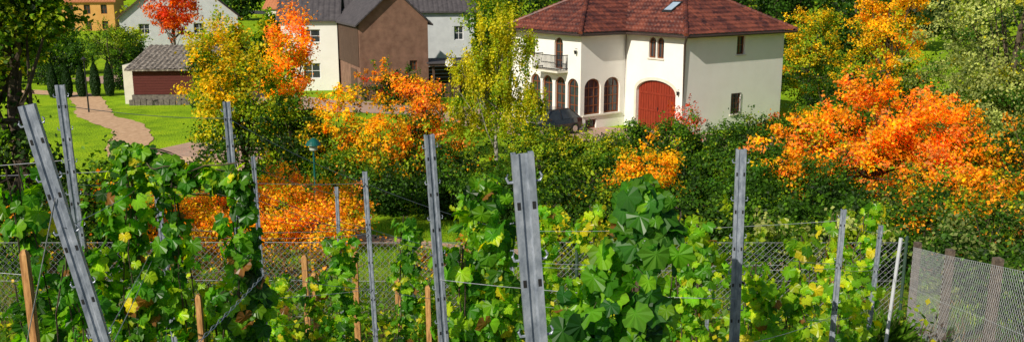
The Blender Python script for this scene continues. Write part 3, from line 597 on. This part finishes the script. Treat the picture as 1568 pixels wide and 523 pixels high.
# right side hedges
for (x,y,w,h,p) in [(8.6,15.6,1.2,1.6,[(G,3),(GG,2),(MG,1)]),(10.4,16.5,1.5,1.8,[(GG,2),(MG,2),(Y,1),(PK,.6)]),(7.5,18,1.5,1.4,GRN),(9.8,20,1.8,1.9,[(YG,2),(MG,2),(O,1.2),(PK,.5)]),(12.6,18.5,1.8,2.0,[(LY,2),(GG,2),(PK,1)]),(12,22,2,2.0,[(YG,2),(O,2),(MG,1)])]:
    tree('hedge_shrub',x,y,[(0,0,h*.5,w,1.0,h*.5)],6500,.085,p,[(DG,3),(G,3),(GG,1)],nclump=80,clr=.26,trunk=.05)
for (x,y,w,h,p) in [(5.3,16,.9,1.6,[(YG,3),(LG,3),(MG,2)]),(6.6,16.5,.9,1.8,[(LG,3),(YG,3),(MG,2)]),(4.2,15.5,.7,1.3,[(YG,3),(MG,2)]),(2.6,16,.8,1.5,[(YG,3),(LY,2),(MG,2)]),(1.2,15.5,.8,1.6,[(YG,3),(LY,2),(MG,2)])]:
    tree('young_shrub',x,y,[(0,0,h*.6,w,.7,h*.5)],2000,.11,p,[(MG,2),(G,2),(YG,1)],nclump=50,clr=.18,trunk=.04,shell=.2,spike=.35)

# grass tufts & weeds
mb=MB(); n=42000
x=rng.uniform(-14,14,n); y=10+rng.random(n)**.8*20
gpa=np.array(GP); py_=np.interp(x,gpa[:,0],gpa[:,1]); keep=np.abs(y-py_)>.95
pat=np.sin(x*.9+1.3*np.sin(y*.7))+np.sin(y*1.3+x*.4); keep&=(pat>-1.1)|(y>21)
x,y,pat=x[keep],y[keep],pat[keep]; n=len(x); P=np.c_[x,y,gz(y)+.05]
T=(np.array([[-.06,-.5,0],[.06,-.5,0],[.02,.6,.12],[-.02,.6,.12]]),[0,1,2,3],[4])
gc=np.where(((pat<.2)&(y<21))[:,None],pal([(MG,2),(G,2),((.3,.25,.08),2),(BR,1)],n),pal([(MG,2),(YG,3),((.2,.40,.02),4)],n))
leaves(mb,P,rng.normal(size=(n,3))*[1,1,.2],np.tile([0,0,1.],(n,1))+rng.normal(size=(n,3))*.35,rng.uniform(.1,.28,n),gc*rng.uniform(.7,1.2,(n,1)),T)
mb.obj('grass_tufts',[LEAF])
mb=MB(); n=9000; x=rng.uniform(-7,5,n); y=rng.uniform(8.5,12.8,n); ht=.35*np.abs(np.sin(x*2.3)+np.sin(y*3.1+x))*rng.random(n)
leaves(mb,np.c_[x,y,gz(y)+.04+ht],rng.normal(size=(n,3))*.6+[0,-.3,1],rng.normal(size=(n,3)),rng.uniform(.05,.11,n),pal([(MG,3),(YG,3),(G,2),(LY,1)],n)*rng.uniform(.7,1.2,(n,1)))
mb.obj('weeds',[LEAF])

# ------------------------------------------------------------------ vineyard
def post(name,top,bot,rot=0,w=.055,hooks=True):
    top=np.array(top,float);bot=np.array(bot,float); ax=norm(top-bot); c,s=math.cos(math.radians(rot)),math.sin(math.radians(rot))
    xa=np.array([c,s,0]); xa=norm(xa-ax*xa.dot(ax)); ya=np.cross(ax,xa)
    h=w/2; t=.003; dpt=w*.55; gr=.2
    pr=[(-h,0),(-h*.38,0),(-h*.2,dpt*gr),(h*.2,dpt*gr),(h*.38,0),(h,0),(h,dpt),(h*.55,dpt),(h*.55,dpt-t),(h-t,dpt-t),(h-t,t),(h*.38+t,t),(h*.2+t,dpt*gr+t),(-h*.2-t,dpt*gr+t),(-h*.38-t,t),(-h+t,t),(-h+t,dpt-t),(-h*.55,dpt-t),(-h*.55,dpt),(-h,dpt)]
    m=MB(); A=np.array([bot+xa*p[0]+ya*p[1] for p in pr]); B=np.array([top+xa*p[0]+ya*p[1] for p in pr]); k=len(pr)
    V=np.vstack([A,B]);L=[];S=[]
    for i in range(k): j=(i+1)%k; L+=[i,j,k+j,k+i];S.append(4)
    def capq(o,idx):
        for q in idx: L.extend([o+a for a in q]); S.append(len(q))
    for o in (0,k): capq(o,[(0,1,14,15),(1,2,13,14),(2,3,12,13),(3,4,11,12),(4,5,10,11),(5,6,9,10),(6,7,8,9),(0,15,16,19),(16,17,18,19)])
    m.add(V,L,S,0); ln=np.linalg.norm(top-bot)
    if hooks:
        z=.06
        while z<ln-.2:
            c0=top-ax*z
            for sg in (-1,1):
                p0=c0+xa*sg*h+ya*dpt*.3
                m.tube([p0,p0+xa*sg*.010,p0+xa*sg*.014+ax*.010,p0+xa*sg*.010+ax*.018],[.003,.0035,.003,.002],5,0)
            for off in (.68,-.68):
                cc=c0-ax*.05+xa*h*off
                m.box((-.0035,-.0012,-.008),(.0035,-.0002,.008),1,Matrix(((xa[0],ya[0],ax[0],cc[0]),(xa[1],ya[1],ax[1],cc[1]),(xa[2],ya[2],ax[2],cc[2]),(0,0,0,1))))
            z+=.17 if w>.04 else .3
    return m.obj(name,[STEEL,IRON])
PO=[((.022,1.8,8.75),(.18,1.78,6.7),5),((-.376,4.,8.41),(-.26,4.,6.1),20),((1.0,3.8,8.38),(1.04,3.8,6.1),-8),((-1.435,2.6,8.74),(-.97,2.62,6.4),12),
 ((-2.30,4.5,8.58),(-2.24,4.5,6.),15),((-1.78,5.5,8.36),(-1.74,5.5,5.8),20),((-2.23,7.5,7.62),(-2.2,7.5,5.2),20),((-2.27,5.5,7.98),(-2.2,5.5,5.8),10),
 ((-1.105,6.5,7.7),(-1.04,6.5,5.5),0),((-1.83,9,7.0),(-1.82,9,4.9),0),((2.24,5.8,7.59),(2.22,5.8,5.7),-10),((3.15,7.3,7.06),(3.1,7.3,5.3),0),((2.1,9,6.4),(2.1,9,4.9),0),((.0,7.6,7.0),(0,7.6,5.2),0)]
for i,(a,b,r) in enumerate(PO): post('vineyard_post',a,b,r,.047 if i==0 else .045 if i<6 else .036)
m=MB(); m.tube([(3.28,7.2,6.98),(3.2,7.2,5.3)],.015,8); m.obj('marker_pole',[surf('pole_white',(.45,.47,.5),(.55,.57,.6),8,.5,0)])
m=MB()
def wire(a,b,sag=.02,r=.0017,k=10):
    a=np.array(a,float);b=np.array(b,float); t=np.linspace(0,1,k)[:,None]; p=a+(b-a)*t; p[:,2]-=(4*sag*t*(1-t))[:,0]; m.tube(p,r,4,0,False)
def pp(i,f): a=np.array(PO[i][0]);b=np.array(PO[i][1]); return a+(b-a)*f
for f in (.04,.2,.22,.42,.65): 
    wire(pp(3,f+.12),pp(7,f),.02); wire(pp(7,f),pp(8,f),.03)
    wire(pp(4,f),pp(5,f),.02); wire(pp(5,f),pp(8,f),.03); wire(pp(8,f),pp(13,f),.03); wire(pp(13,f),pp(10,f),.03); wire(pp(10,f),pp(11,f),.02)
    wire(pp(6,f),pp(9,f),.02); wire(pp(1,f+.1),pp(2,f+.1),.02) if f in(.2,.42) else None
wire(pp(2,.2),pp(10,.2),.02); wire(pp(2,.4),pp(10,.4),.02)
wire((-4,4.6,8.1),pp(4,.15),.02); wire((-4,4.6,7.7),pp(4,.4),.02); wire((-4,5.2,7.95),pp(7,.02),.02); wire((-4,2.8,8.0),pp(3,.4),.02)
wire(pp(3,.35),(-1.75,2.5,6.4),.0); wire(pp(3,.12),(-1.9,2.4,6.4),.0)
for ph in (0,math.pi):
    s=np.linspace(0,1,60); a=pp(3,.42);b=np.array([-1.28,4.4,7.62]); p=a+(b-a)*s[:,None]; p[:,2]+=.006*np.sin(s*60+ph)-.03*4*s*(1-s)*.5; p[:,0]+=.006*np.cos(s*60+ph); m.tube(p,.0022,4,0,False)
m.obj('trellis_wires',[WIRE])
for (x,y,zt,w) in [(-1.95,3.4,8.05,.028),(-1.64,4.4,7.5,.028),(-2.2,9,6.26,.055),(-1.87,8,6.4,.055),(-1.67,9,6.45,.06),(-1.22,9,6.0,.055),(-.85,8.5,6.1,.05),(-.6,7,6.3,.045),(1.35,8,6.0,.055),(2.45,8,5.9,.055),(-3.9,9.5,6.0,.055),(.8,9,6.0,.055)]:
    g0=float(gz(y)); m=MB(); h=w/2
    A=[(x-h+.01,y-h,g0-.1),(x+h+.01,y-h,g0-.1),(x+h+.01,y+h,g0-.1),(x-h+.01,y+h,g0-.1)]; B=[(x-h,y-h,zt-.02),(x+h,y-h,zt-.02),(x+h,y+h,zt-.02),(x-h,y+h,zt-.02)]; C=[(x-h*.5,y-h*.5,zt),(x+h*.5,y-h*.5,zt),(x+h*.5,y+h*.5,zt),(x-h*.5,y+h*.5,zt)]
    m.prism(A,B); m.prism([(p[0],p[1],p[2]+.0005) for p in B],C); m.obj('wooden_stake',[WOOD])
# vines
VG=[((.05,.18,.010),3),((.10,.27,.012),4),((.18,.37,.014),3),((.03,.10,.010),2.5)]
VY=[((.16,.35,.012),3.5),((.27,.43,.014),4),((.42,.50,.016),1.8),((.08,.23,.012),2.5)]
VD=[((.022,.095,.014),3),((.045,.155,.018),3),((.10,.25,.020),2.5)]
def vine(segs,size,palt,base,yellow=.05):
    m=MB(); y0=base[1]; g0=float(gz(y0))
    for (a,b,r,n) in segs:
        a=np.array(a,float);b=np.array(b,float); n=int(n*1.05)
        t=rng.random(n); wob=.25*r*np.sin(t*17+rng.random()*6)+.0
        th=rng.random(n)*2*np.pi; rr=r*np.sqrt(rng.random(n))*rng.uniform(.75,1.45,n)*(.8+.35*np.sin(t*23+rng.random()*6))
        ax=norm(b-a); e1=norm(np.cross(ax,[0,1,.1])); e2=np.cross(ax,e1)
        out=np.cos(th)[:,None]*e1+np.sin(th)[:,None]*e2
        P=a+(b-a)*t[:,None]+out*rr[:,None]+e1*wob[:,None]
        nr=out*.7+np.array([-.25,-.35,.5])+rng.normal(size=(n,3))*.55
        tip=np.array([0,-.1,-1.])+out*.4+rng.normal(size=(n,3))*.45
        col=pal(palt,n)*rng.uniform(.65,1.25,(n,1)); yl=rng.random(n)<yellow*.6; col[yl]=np.array([.62,.52,.02])*rng.uniform(.7,1.1,(yl.sum(),1))
        br=rng.random(n)<.02; col[br]=np.array([.25,.12,.03])
        leaves(m,P,nr,tip,size*rng.uniform(.42,1.18,n)*.5,col,VL,0,.3)
        for k in range(4):
            q=np.linspace(0,1,8)[:,None]; pth=a+(b-a)*q+np.cumsum(rng.normal(size=(8,3))*.02,axis=0); m.tube(pth,.0035,4,1,False)
        for i in range(0,n,6): m.tube([P[i],P[i]-out[i]*rr[i]*.7+[0,0,.03]],.0013,3,1,False)
    q=np.linspace(0,1,7); a=np.array(segs[0][1],float)
    pth=np.c_[base[0]+(a[0]-base[0])*q+rng.normal(size=7)*.012,base[1]+(a[1]-base[1])*q+rng.normal(size=7)*.012,g0-.05+(a[2]+.3-g0)*q]
    m.tube(pth,np.linspace(.022,.012,7),6,1)
    return m.obj('grapevine',[VLEAF,BARK],loc=(base[0],base[1],g0))
vine([((-2.04,3.6,8.33),(-1.98,3.6,6.6),.085,220),((-1.88,3.6,7.95),(-1.86,3.6,6.7),.08,140),((-2.15,3.7,7.8),(-2.1,3.7,6.6),.08,110)],.105,VG,(-2,3.6))
vine([((-2.0,4.5,8.28),(-1.98,4.5,6.4),.15,520),((-2.05,4.5,8.2),(-1.72,4.5,8.12),.075,140),((-1.8,4.45,8.14),(-1.38,4.4,8.1),.065,160),((-2.2,4.4,7.75),(-2.15,4.4,6.6),.13,230),((-1.78,4.5,8.0),(-1.8,4.5,6.6),.09,170)],.11,VG+[((.34,.48,.014),3)],(-1.97,4.5))
vine([((-1.4,4.4,8.12),(-1.36,4.4,6.6),.095,350),((-1.44,4.4,7.5),(-1.5,4.4,6.5),.14,240)],.11,VG,(-1.35,4.4))
vine([((-1.7,4.7,7.45),(-1.68,4.7,6.4),.14,160)],.11,VY,(-1.68,4.7))
vine([((-.1,4.2,8.15),(-.15,4.2,6.4),.13,600),((-.24,4.2,7.8),(-.2,4.2,6.4),.13,400),((-.02,4.25,7.6),(-.05,4.25,6.5),.1,220)],.105,VY+VG,(-.15,4.2),.04)
vine([((.5,3.2,8.36),(.5,3.2,8.12),.085,100),((.48,3.2,8.2),(.45,3.2,6.8),.14,350),((.34,3.2,8.02),(.33,3.2,6.8),.13,320),((.55,3.25,7.9),(.5,3.25,6.9),.1,130)],.13,VD+VG[:3],(.42,3.2),.01)
vine([((1.0,4.6,7.82),(1.03,4.6,6.2),.12,350),((.9,4.6,7.6),(.95,4.6,6.3),.1,180)],.105,VY,(1.0,4.6),.08)
vine([((1.55,5.4,7.3),(1.6,5.5,6.1),.17,370),((1.9,5.6,7.45),(1.9,5.6,6.9),.09,80),((1.88,5.6,7.1),(1.85,5.6,6),.15,290)],.11,VY,(1.75,5.5),.08)
vine([((2.6,6.6,6.85),(2.6,6.6,5.8),.2,320)],.11,VY,(2.6,6.6),.15)
vine([((2.95,7.5,6.7),(3.0,7.5,5.5),.26,460),((2.8,7.5,7.1),(2.8,7.5,6.5),.08,40),((3.15,7.5,7.2),(3.15,7.5,6.5),.1,70)],.115,VY,(3,7.5),.15)
vine([((-1.62,8,6.75),(-1.62,8,5.4),.18,380),((-1.9,8,6.3),(-1.9,8,5.4),.15,140)],.115,VY+VG,(-1.62,8),.08)
vine([((-.86,7,7.2),(-.9,7,5.7),.1,260)],.11,VY+VG,(-.88,7),.05)
vine([((-2.9,7,7.0),(-2.9,7,5.7),.25,320)],.115,VG,(-2.9,7),.05)
for x in (.3,.75,-.35): vine([((x,8,7.05),(x,8,5.5),.17,330)],.115,VY,(x,8),.2)
for x in (1.3,3.6,-.9,-2.6,-3.7): vine([((x,9.3,6.3 if x>0 else 5.9),(x,9.3,5.1),.2,240)],.115,VY,(x,9.3),.15)
vine([((-1.2,3.9,7.3),(-1.2,3.9,6.5),.1,60)],.11,VG,(-1.2,3.9),.05)

# ------------------------------------------------------------------ fences
def chain(m,a,b,h,cell,r,mat=0):
    a=np.array(a,float);b=np.array(b,float); Ln=np.hypot(*(b-a)[:2]); n=int(Ln/cell)
    def pt(s,z): q=a+(b-a)*(s/Ln); return (q[0],q[1],q[2]+z)
    for i in range(-int(h/cell),n+1):
        for sg in (0,1):
            s0=i*cell; s1=s0+h; z0,z1=0,h
            if s0<0: z0=-s0; s0=0
            if s1>Ln: z1=h-(s1-Ln); s1=Ln
            if s1<=s0: continue
            if sg: z0,z1=h-z0,h-z1
            m.tube([pt(s0,z0),pt(s1,z1)],r,3,mat,False)
    for z in (0.02,h*.5,h): m.tube([pt(0,z),pt(Ln,z)],r*1.5,4,mat,False)
m=MB(); xs_=np.arange(-9,6.4,2.5)
for i,x in enumerate(xs_):
    y=13+.12*math.sin(x); g0=float(gz(y)); m.tube([(x,y,g0),(x,y,g0+1.35)],.025,8,1)
    if i<len(xs_)-1:
        x2=xs_[i+1]; y2=13+.12*math.sin(x2); chain(m,(x,y,g0+.03),(x2,y2,float(gz(y2))+.03),1.22,.095,.0030)
m.obj('chain_link_fence',[surf('dull_wire',(.2,.21,.22),(.34,.36,.38),20,.6,0,metal=.3),surf('fence_green',(.03,.06,.04),(.05,.09,.06),6,.6,0)])
m=MB(); fp=[(5.75,12.2),(5.3,10.4),(4.98,8.8),(4.68,7.4),(4.45,6.2),(4.3,4.8)]
for i,(x,y) in enumerate(fp):
    g0=float(gz(y)); 
    m.box((x+.02,y-.04,g0-.1),(x+.10,y+.05,g0+1.29),1)
    if i<len(fp)-1:
        x2,y2=fp[i+1]; chain(m,(x,y,g0+.02),(x2,y2,float(gz(y2))+.02),1.2,.065,.0014)
m.obj('wire_mesh_fence',[WIREL,CONCP])
mb=MB(); n=900; bx,by=3.95,9.4; th=rng.random(n)*2*np.pi; P=np.c_[bx+rng.normal(size=n)*.18,by+rng.normal(size=n)*.15,np.full(n,gz(by)+.25)]
T2=(np.array([[-.025,-.6,0],[.025,-.6,0],[.02,.2,.05],[0,.7,-.12],[-.02,.2,.05]]),[0,1,2,3,4],[5])
tp=np.c_[np.cos(th)*.55,np.sin(th)*.55,np.ones(n)]; leaves(mb,P,np.c_[np.cos(th),np.sin(th),np.full(n,.6)]+rng.normal(size=(n,3))*.3,tp,rng.uniform(.35,.6,n),pal([(G,2),(MG,2),(GG,1)],n),T2)
mb.obj('iris_plant',[LEAF])
for (x,y) in [(7.2,10.8),(6.6,8.6),(7.9,13)]:
    tree('hedge_shrub',x,y,[(0,0,.5,.9,.9,.5)],3500,.07,[(G,3),(MG,2),(GG,1)],DGR,nclump=50,clr=.25,trunk=.03)

# ------------------------------------------------------------------ light, sky, camera
el=math.radians(34); ax_,ay_=-.64,-.768; S_=Vector((ax_*math.cos(el),ay_*math.cos(el),math.sin(el)))
sun=bpy.data.lights.new('sun','SUN'); sun.energy=5; sun.angle=math.radians(.5); sun.color=(1,.92,.79)
so=bpy.data.objects.new('sun',sun); COL.objects.link(so); so.rotation_euler=S_.to_track_quat('Z','Y').to_euler(); so.location=(-30,-40,60)
w=bpy.data.worlds.new('World'); scene.world=w; w.use_nodes=True; nt=w.node_tree; bg=nt.nodes['Background']
sk=nt.nodes.new('ShaderNodeTexSky'); sk.sky_type='NISHITA'; sk.sun_disc=False; sk.sun_elevation=el; sk.sun_rotation=math.atan2(S_.x,S_.y)
nt.links.new(sk.outputs[0],bg.inputs[0]); bg.inputs[1].default_value=.075
scene.view_settings.view_transform='Standard'; scene.view_settings.look='None'; scene.view_settings.exposure=0
cam=bpy.data.cameras.new('camera'); cam.lens=31.2; cam.sensor_width=36; cam.clip_end=3000; cam.clip_start=.05
co=bpy.data.objects.new('camera',cam); COL.objects.link(co); co.location=(0,0,9.1); co.rotation_euler=(math.radians(77.9),0,0)
scene.camera=co
